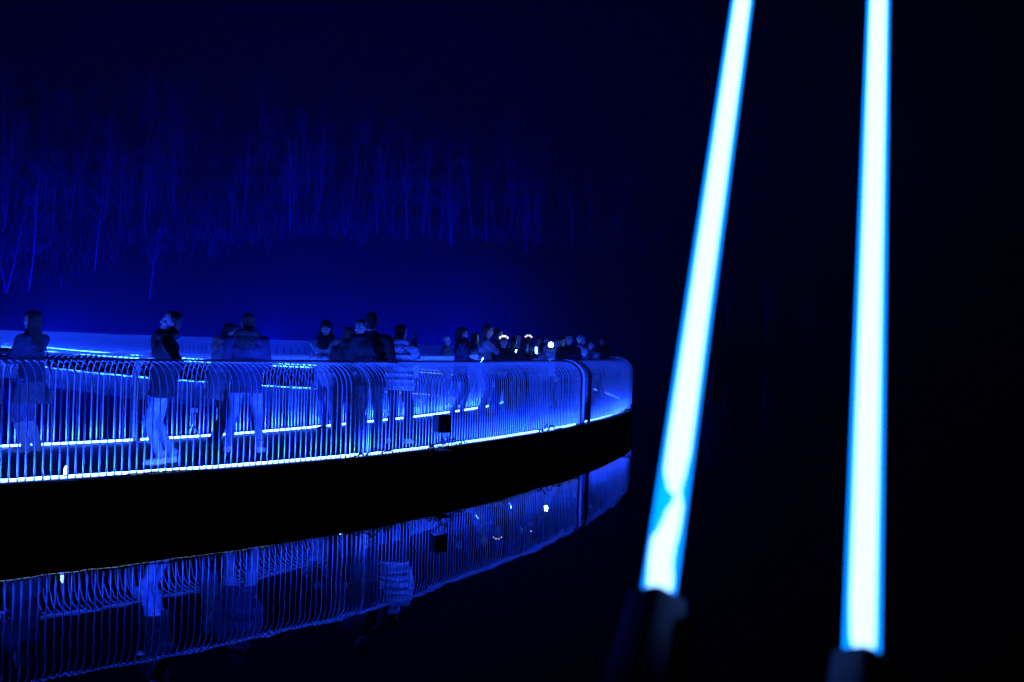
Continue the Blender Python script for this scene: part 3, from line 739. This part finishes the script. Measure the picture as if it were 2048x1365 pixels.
# ------------------------------------------------------------------ bare birches on the slope
def birch(seed, h, lean, multi=1):
    r = random.Random(seed); tr, tw = MB(), MB()
    def twig(p, d, L, rad, lvl):
        n = 3; pts = [p]; dd = d.copy()
        for k in range(n):
            dd = (dd + Vector((r.uniform(-.22, .22), r.uniform(-.22, .22), r.uniform(-.05, .16)))).normalized(); pts.append(pts[-1] + dd * L / n)
        tw.tube(pts, [rad, rad * .75, rad * .5, rad * .2], 3 if lvl else 4, False)
        if lvl < 2:
            for k in range(5 if lvl == 0 else 4):
                t = r.uniform(.25, 1.0); i = min(int(t * n), n - 1); q = pts[i].lerp(pts[i + 1], t * n - i)
                e = (dd + Vector((r.uniform(-.9, .9), r.uniform(-.9, .9), r.uniform(-.1, .5)))).normalized()
                twig(q, e, L * r.uniform(.35, .6), rad * .45, lvl + 1)
    for m in range(multi):
        a = r.uniform(0, 6.28); pts = []; rs = []; H = h * r.uniform(.8, 1.0); x = y = 0.0
        lx, ly = lean + r.uniform(-.05, .05) + (.16 * math.cos(a) if multi > 1 else 0), r.uniform(-.05, .05) + (.16 * math.sin(a) if multi > 1 else 0)
        nseg = 9
        for k in range(nseg + 1):
            t = k / nseg; pts.append(Vector((lx * H * t ** 1.2 + .05 * math.sin(5 * t + a) * H * .12, ly * H * t + .02 * H * math.sin(4 * t + a), H * t - .4)))
            rs.append((.006 * H + .03) * (1 - .93 * t))
        tr.tube(pts, rs, 7)
        for k in range(24):
            t = r.uniform(.3, .98); i = min(int(t * nseg), nseg - 1); q = pts[i].lerp(pts[i + 1], t * nseg - i); az = r.uniform(0, 6.28)
            up = r.uniform(.55, 1.3); d = Vector((math.cos(az), math.sin(az), up)).normalized()
            twig(q, d, H * r.uniform(.12, .24) * (1.15 - .6 * t), .018 + .004 * H * (1 - t), 0)
    return tr.mesh('trunk', M['bark'], True), tw.mesh('crown', M['twig'], True)
PROTO = [birch(11, 13, .02), birch(12, 15, -.06), birch(13, 11, .10), birch(14, 14, .16), birch(15, 12, 0, 3), birch(16, 9, -.03, 2)]
LAB = ['slender bare birch with straight pale trunk on the dark slope', 'tall bare birch leaning slightly over the slope', 'small bare birch with crooked trunk on the slope',
       'bare birch leaning hard to one side on the slope', 'bare birch with several stems from one root on the slope', 'low twin-stemmed bare birch on the slope']
def tree_at(x, y, kind, s, rz):
    o = empty('birch_tree', (x, y, hill_h(x, y)), rz); o.scale = (s, s, s); tag(o, LAB[kind], 'tree', 'bare birches on the hillside')
    link('trunk', PROTO[kind][0], o); link('crown', PROTO[kind][1], o)
def slope_at(px, py):                # where the sight line through a pixel meets the hillside
    r = ray(px, py) / F_PX; d = 60.0
    while d < 520:
        p = Vector((0, 0, HC)) + r * d
        if p.z < hill_h(p.x, p.y): return p
        d += 0.7
    return None
spots = [(12, 590, 4, 1.1), (6, 470, 1, 1.2), (52, 585, 3, 1.25), (140, 440, 4, .95), (190, 542, 0, 1.2), (105, 470, 0, 1.0), (86, 420, 2, 1.0), (30, 420, 1, 1.0), (165, 420, 5, 1.2),
         (240, 470, 1, .9), (298, 600, 2, 1.0), (262, 430, 0, .9), (320, 420, 1, 1.0), (880, 478, 0, 1.0), (1060, 472, 4, 1.1), (1175, 468, 3, 1.0), (1020, 462, 1, 1.0), (920, 466, 2, 1.0), (1120, 455, 0, 1.0)]
tr_r = random.Random(5)
for k in range(230):
    px = tr_r.uniform(-40, 1330); py = tr_r.uniform(200, 475) - 25 * math.sin(px / 210) + max(0, (px - 900) * .08)
    spots.append((px, py, tr_r.randrange(6), tr_r.uniform(.75, 1.2)))
for k in range(22):
    px = tr_r.uniform(1400, 1760); spots.append((px, tr_r.uniform(560, 700), tr_r.randrange(6), tr_r.uniform(.9, 1.5)))
for px, py, kind, s in spots:
    p = slope_at(px, py)
    if p: tree_at(p.x, p.y, kind, s, tr_r.uniform(0, 6.28) if abs(px - 1060) > 1 else 0.4)
# brushwood and saplings under the birches: thin stems nobody could count
ug = MB(); ur = random.Random(21)
for k in range(5200):
    px = ur.uniform(-60, 1380); top = 215 + 60 * math.sin(px / 260.0) * .4
    py = top + (478 + max(0, (px - 900) * .06) - top) * ur.random() ** .8 + 22 * ur.random() ** 2 * (1 + math.sin(px / 37.0) * math.sin(px / 91.0 + 1))
    py += ur.random() ** 3 * 130 * max(0.0, 1 - px / 520.0)
    r_ = ray(px, py) / F_PX; lo, hi = 70.0, 430.0
    f_ = lambda d: HC + r_.z * d - hill_h(r_.x * d, r_.y * d)
    if f_(lo) < 0 or f_(hi) > 0: continue
    for _ in range(18):
        m_ = (lo + hi) / 2
        if f_(m_) > 0: lo = m_
        else: hi = m_
    x, y = r_.x * lo, r_.y * lo; z = hill_h(x, y) - .1
    for q in range(3):
        h_ = ur.uniform(.8, 3.4); a = ur.uniform(0, 6.28); w_ = ur.uniform(.02, .05); ox, oy = ur.uniform(-.8, .8), ur.uniform(-.4, .4)
        tx, ty = ur.uniform(-.35, .35) * h_, ur.uniform(-.2, .2) * h_
        b_ = Vector((x + ox, y + oy, z)); t_ = b_ + Vector((tx, ty, h_)); m2 = b_.lerp(t_, .5) + Vector((ur.uniform(-.1, .1), 0, 0)); sd_ = Vector((math.cos(a), math.sin(a), 0)) * w_
        sd2 = Vector((-sd_.y, sd_.x, 0))
        ug.add([b_ + sd_, b_ - sd_ * .5 + sd2, b_ - sd_ * .5 - sd2, m2 + sd_ * .6, m2 - sd_ * .3 + sd2 * .6, m2 - sd_ * .3 - sd2 * .6, t_], [(0, 1, 4, 3), (1, 2, 5, 4), (2, 0, 3, 5), (3, 4, 6), (4, 5, 6), (5, 3, 6)])
o = ug.build('brushwood', M['twig']); tag(o, 'thin bare brushwood and saplings covering the slope', 'brushwood', kind='stuff')
# ------------------------------------------------------------------ foreground light tubes in their sockets on the quay
def shell_material():
    m = bpy.data.materials.new('frosted_tube'); m.use_nodes = True
    n, l = m.node_tree.nodes, m.node_tree.links
    for k in list(n):
        if k.type != 'OUTPUT_MATERIAL': n.remove(k)
    e = n.new('ShaderNodeEmission'); e.inputs[0].default_value = (0.0, 0.21, 1.0, 1); e.inputs[1].default_value = 3.8
    t = n.new('ShaderNodeBsdfTransparent'); t.inputs[0].default_value = (0.45, 0.75, 1, 1)
    x = n.new('ShaderNodeMixShader'); x.inputs[0].default_value = 0.55
    l.new(t.outputs[0], x.inputs[1]); l.new(e.outputs[0], x.inputs[2]); l.new(x.outputs[0], n['Material Output'].inputs[0]); return m
M['shell'] = shell_material(); M['shell'].cycles.emission_sampling = 'NONE'
M['core'] = emit('tube_core', (0.95, 0.95, 1.0), 4.8)
M['socket'] = mat('socket_plastic', (0.10, 0.13, 0.30), 0.6, 0, 0.25, 8, 0.1, 120)

def tube_light(bot, top, r, label, core_pts, core_rs, sock):
    bot, top = Vector(bot), Vector(top); ax = (top - bot).normalized()
    foot = bot - ax * 0.42
    root = empty('light_tube', (foot.x, foot.y, QZ)); tag(root, label, 'light tube'); off = -Vector(root.location)
    end = bot + ax * 1.75
    sh = MB().tube([bot, bot + ax * .4, bot + ax * .8, bot + ax * 1.2, end], r, 28).build('frosted_tube', M['shell'], root, off, True)
    sidev = -ax.cross(Vector((0, 1, 0))).normalized()
    pts = [bot + ax * t + sidev * o for t, o in core_pts]
    MB().tube(pts, core_rs, 20).build('glowing_core', M['core'], sh, None, True)
    MB().tube([end, end + ax * .03], r * 1.08, 24).build('end_cap', M['black_plastic'], root, off)
    # tapered socket, split by a seam, with a side rail and clamp
    d0 = bot - ax * .004
    prof = lambda a, b: [(a * math.copysign(abs(math.cos(q)) ** .35, math.cos(q)), b * math.copysign(abs(math.sin(q)) ** .35, math.sin(q))) for q in [2 * math.pi * k / 24 for k in range(24)]]
    s1, s2, s3 = sock; s1 *= .84; s2 *= .82; s3 *= .82
    bx_ = Matrix.Rotation(R(28), 3, ax) @ sidev
    MB().sweep([d0 + ax * .012, d0 + ax * .002, d0 - ax * .03 - sidev * .002, d0 - ax * .118 - sidev * .009], [prof(s1 * .97, s1 * .97), prof(s1, s1), prof(s1 * 1.04, s1 * 1.02), prof(s2, s1 * 1.1)], bx_).build('socket', M['socket'], root, off, True)
    MB().sweep([d0 - ax * .122 - sidev * .009, d0 - ax * .30 - sidev * .018], [prof(s2 * 1.03, s1 * 1.14), prof(s3, s1 * 1.2)], bx_).build('socket_body', M['socket'], root, off, True)
    MB().box(d0 - ax * .14 + sidev * (s2 * .98 + .004), (.014, .05, .26), rot_to(ax)).build('side_rail', M['dark_steel'], root, off)
    MB().tube([d0 - ax * .29, Vector((foot.x, foot.y, foot.z)), Vector((foot.x, foot.y, QZ + .02))], .022, 12).build('pole', M['dark_steel'], root, off, True)
    MB().tube([(foot.x, foot.y, QZ + .001), (foot.x, foot.y, QZ + .022), (foot.x, foot.y, QZ + .03)], [.20, .20, .17], 28).build('base_plate', M['dark_steel'], root, off)
    return root
b1, t1 = at(1314, 1208, 1.24), at(1485, 0, 2.03)
RT = .0208
cp, crs = [], []
kt = [(.003, .003, .005), (.010, .002, .0135), (.03, 0, .0155), (.06, -.003, 0.0146), (.083, -.003, .0150), (.100, .002, .0125), (.125, .005, .0105), (.142, .008, .0075), (.152, .009, .0040), (.160, .006, .0045), (.172, .001, .0095), (.195, -.001, .0140), (.23, 0, .0155), (.5, 0, 0.0146), (1.74, 0, 0.0146)]
for (t0, o0, q0), (t1_, o1, q1) in zip(kt, kt[1:]):
    for k in range(6):
        w_ = k / 6; w_ = w_ * w_ * (3 - 2 * w_); cp.append((t0 + (t1_ - t0) * k / 6, o0 + (o1 - o0) * w_)); crs.append(q0 + (q1 - q0) * w_)
tube_light(b1, t1, RT, 'white-blue glowing tube leaning sideways, its light pinched near the socket', cp, crs, (.034, .044, .052))
b2, t2 = at(1723, 1326, 1.19), at(1757, 0, 1.98)
cp2 = [(.014, .002), (.02, .002), (.035, .001), (.08, 0), (.5, 0), (1.0, 0), (1.74, 0)]
crs2 = [.008, .0120, .0138, .0146, .0146, .0146, .0146]
tube_light(b2, t2, RT, 'unbroken white-blue glowing tube standing nearly upright', cp2, crs2, (.032, .040, .046))

# ------------------------------------------------------------------ loudspeaker and cables on the near railing
def rail_point(x, a, h):             # a: metres inward of the near bars, h above the deck
    p, t, nn = outer.at(sx(outer, x)); return p + nn * a + Vector((0, 0, DK + h)), math.atan2(t.y, t.x)
lp, la = rail_point(867, -.17, .245)
sp = empty('loudspeaker', lp, la - R(28)); tag(sp, 'small black loudspeaker on a wire stand outside the railing', 'loudspeaker')
b_ = MB(); b_.sweep([(0, -.08, .12), (0, .08, .12)], [(-.10, -.12), (.10, -.12), (.10, .12), (-.10, .12)], (1, 0, 0)).build('cabinet', M['black_plastic'], sp)
MB().box((0, -.084, .12), (.18, .006, .218)).build('grille', M['dark_steel'], sp)
g_ = MB()
for k in range(2): g_.tube([(0, -.088, .07 + .10 * k), (0, -.094, .07 + .10 * k)], [.05 - .02 * k, .044 - .02 * k], 16)
g_.build('driver', M['black_plastic'], sp)
st = MB()
for sx_ in (-.06, .06):
    for sy_ in (-.05, .05): st.tube([(sx_, sy_, 0), (sx_ * 1.2, sy_ * 1.2, -.12), (sx_ * .9, sy_, -.242)], .006, 6)
st.tube([(-.07, -.05, -.10), (.07, -.05, -.14)], .005, 6); st.tube([(.07, -.05, -.10), (-.07, -.05, -.16)], .005, 6)
st.build('stand', M['steel'], sp)
MB().box((0, -.0, -.25), (.2, .3, .02)).build('bracket', M['dark_steel'], sp)

def cable(label, x0, x1, n, amp, loops, seed, r=.009, inward=-.05):
    g = random.Random(seed); pts = []
    base, _ = rail_point((x0 + x1) / 2, inward, 0)
    for k in range(n + 1):
        t = k / n; p, a = rail_point(x0 + (x1 - x0) * t, inward + g.uniform(-.04, .02), .016)
        pts.append(p - base + Vector((g.uniform(-.02, .02), 0, abs(math.sin(t * math.pi * loops)) * amp * g.uniform(.5, 1) * math.sin(math.pi * t))))
    # smooth the run
    sm = []
    for i in range(len(pts) - 1):
        a, b, c, d = pts[max(i - 1, 0)], pts[i], pts[i + 1], pts[min(i + 2, len(pts) - 1)]
        for k in range(4):
            t = k / 4; sm.append(0.5 * ((2 * b) + (c - a) * t + (2 * a - 5 * b + 4 * c - d) * t * t + (3 * b - a - 3 * c + d) * t ** 3))
    o = MB().tube(sm, r, 6).build('cable', M['cable'], None, base, True); return tag(o, label, 'cable')
cable('black cable bundle tangled below the loudspeaker', 845, 930, 26, .16, 5, 1, .007)
cable('second black cable looped around the loudspeaker stand', 850, 905, 18, .22, 3, 2, .006, -.07)
cable('black cable arched over the deck edge at the railing seam', 690, 790, 16, .10, 3, 3, .008)
cable('black cable heap on the deck edge short of the railing gap', 1068, 1118, 18, .14, 4, 4, .010)
cable('black cable lying along the gap at the bend', 1138, 1195, 12, .04, 3, 5, .010)
cable('long black cable running along the deck edge by the white shoes', 200, 430, 40, .02, 13, 6, .006)
cable('coiled cable at the end of the bend', 1246, 1266, 14, .16, 3, 8, .014)
# small lamp standing on the strip and a lamp tripod by the inner railing
p, a = rail_point(143, .06, .036); lt = empty('marker_lamp', p, a); tag(lt, 'small glowing marker lamp standing on the deck edge strip', 'lamp')
MB().tube([(0, 0, 0), (0, 0, .012)], .03, 12).build('foot', M['black_plastic'], lt)
MB().tube([(0, 0, .012), (0, 0, .07), (0, 0, .10)], [.022, .02, .006], 10).build('bulb', emit('marker_bulb', (0.2, 0.5, 1.0), 14), lt, smooth=True)
pp = ground(384, 876); tp2 = empty('lamp_tripod', pp); tag(tp2, 'small steel tripod with cables against the inner railing', 'tripod')
b_ = MB()
for k in range(3): MB().tube([(0, 0, .22), (.12 * math.cos(2.1 * k), .12 * math.sin(2.1 * k), .006)], .009, 6).build('leg', M['profile'], tp2)
MB().tube([(0, 0, .2), (0, 0, .40)], .012, 8).build('post', M['profile'], tp2)
MB().box((.02, 0, .40), (.10, .06, .07)).build('lamp_head', M['profile'], tp2)

# ------------------------------------------------------------------ thin night mist over the lake and the slope
hz = MB().box((50, 365, 78), (980, 860, 164)).build('haze', None); tag(hz, kind='stuff')
hm_ = bpy.data.materials.new('haze'); hm_.use_nodes = True; hn, hl = hm_.node_tree.nodes, hm_.node_tree.links
hn.remove(hn['Principled BSDF']); pv = hn.new('ShaderNodeVolumePrincipled')
pv.inputs['Color'].default_value = (0.9, 0.92, 0.95, 1); pv.inputs['Density'].default_value = 0.0005; pv.inputs['Anisotropy'].default_value = 0.0
hl.new(pv.outputs[0], hn['Material Output'].inputs['Volume']); hz.data.materials.append(hm_)
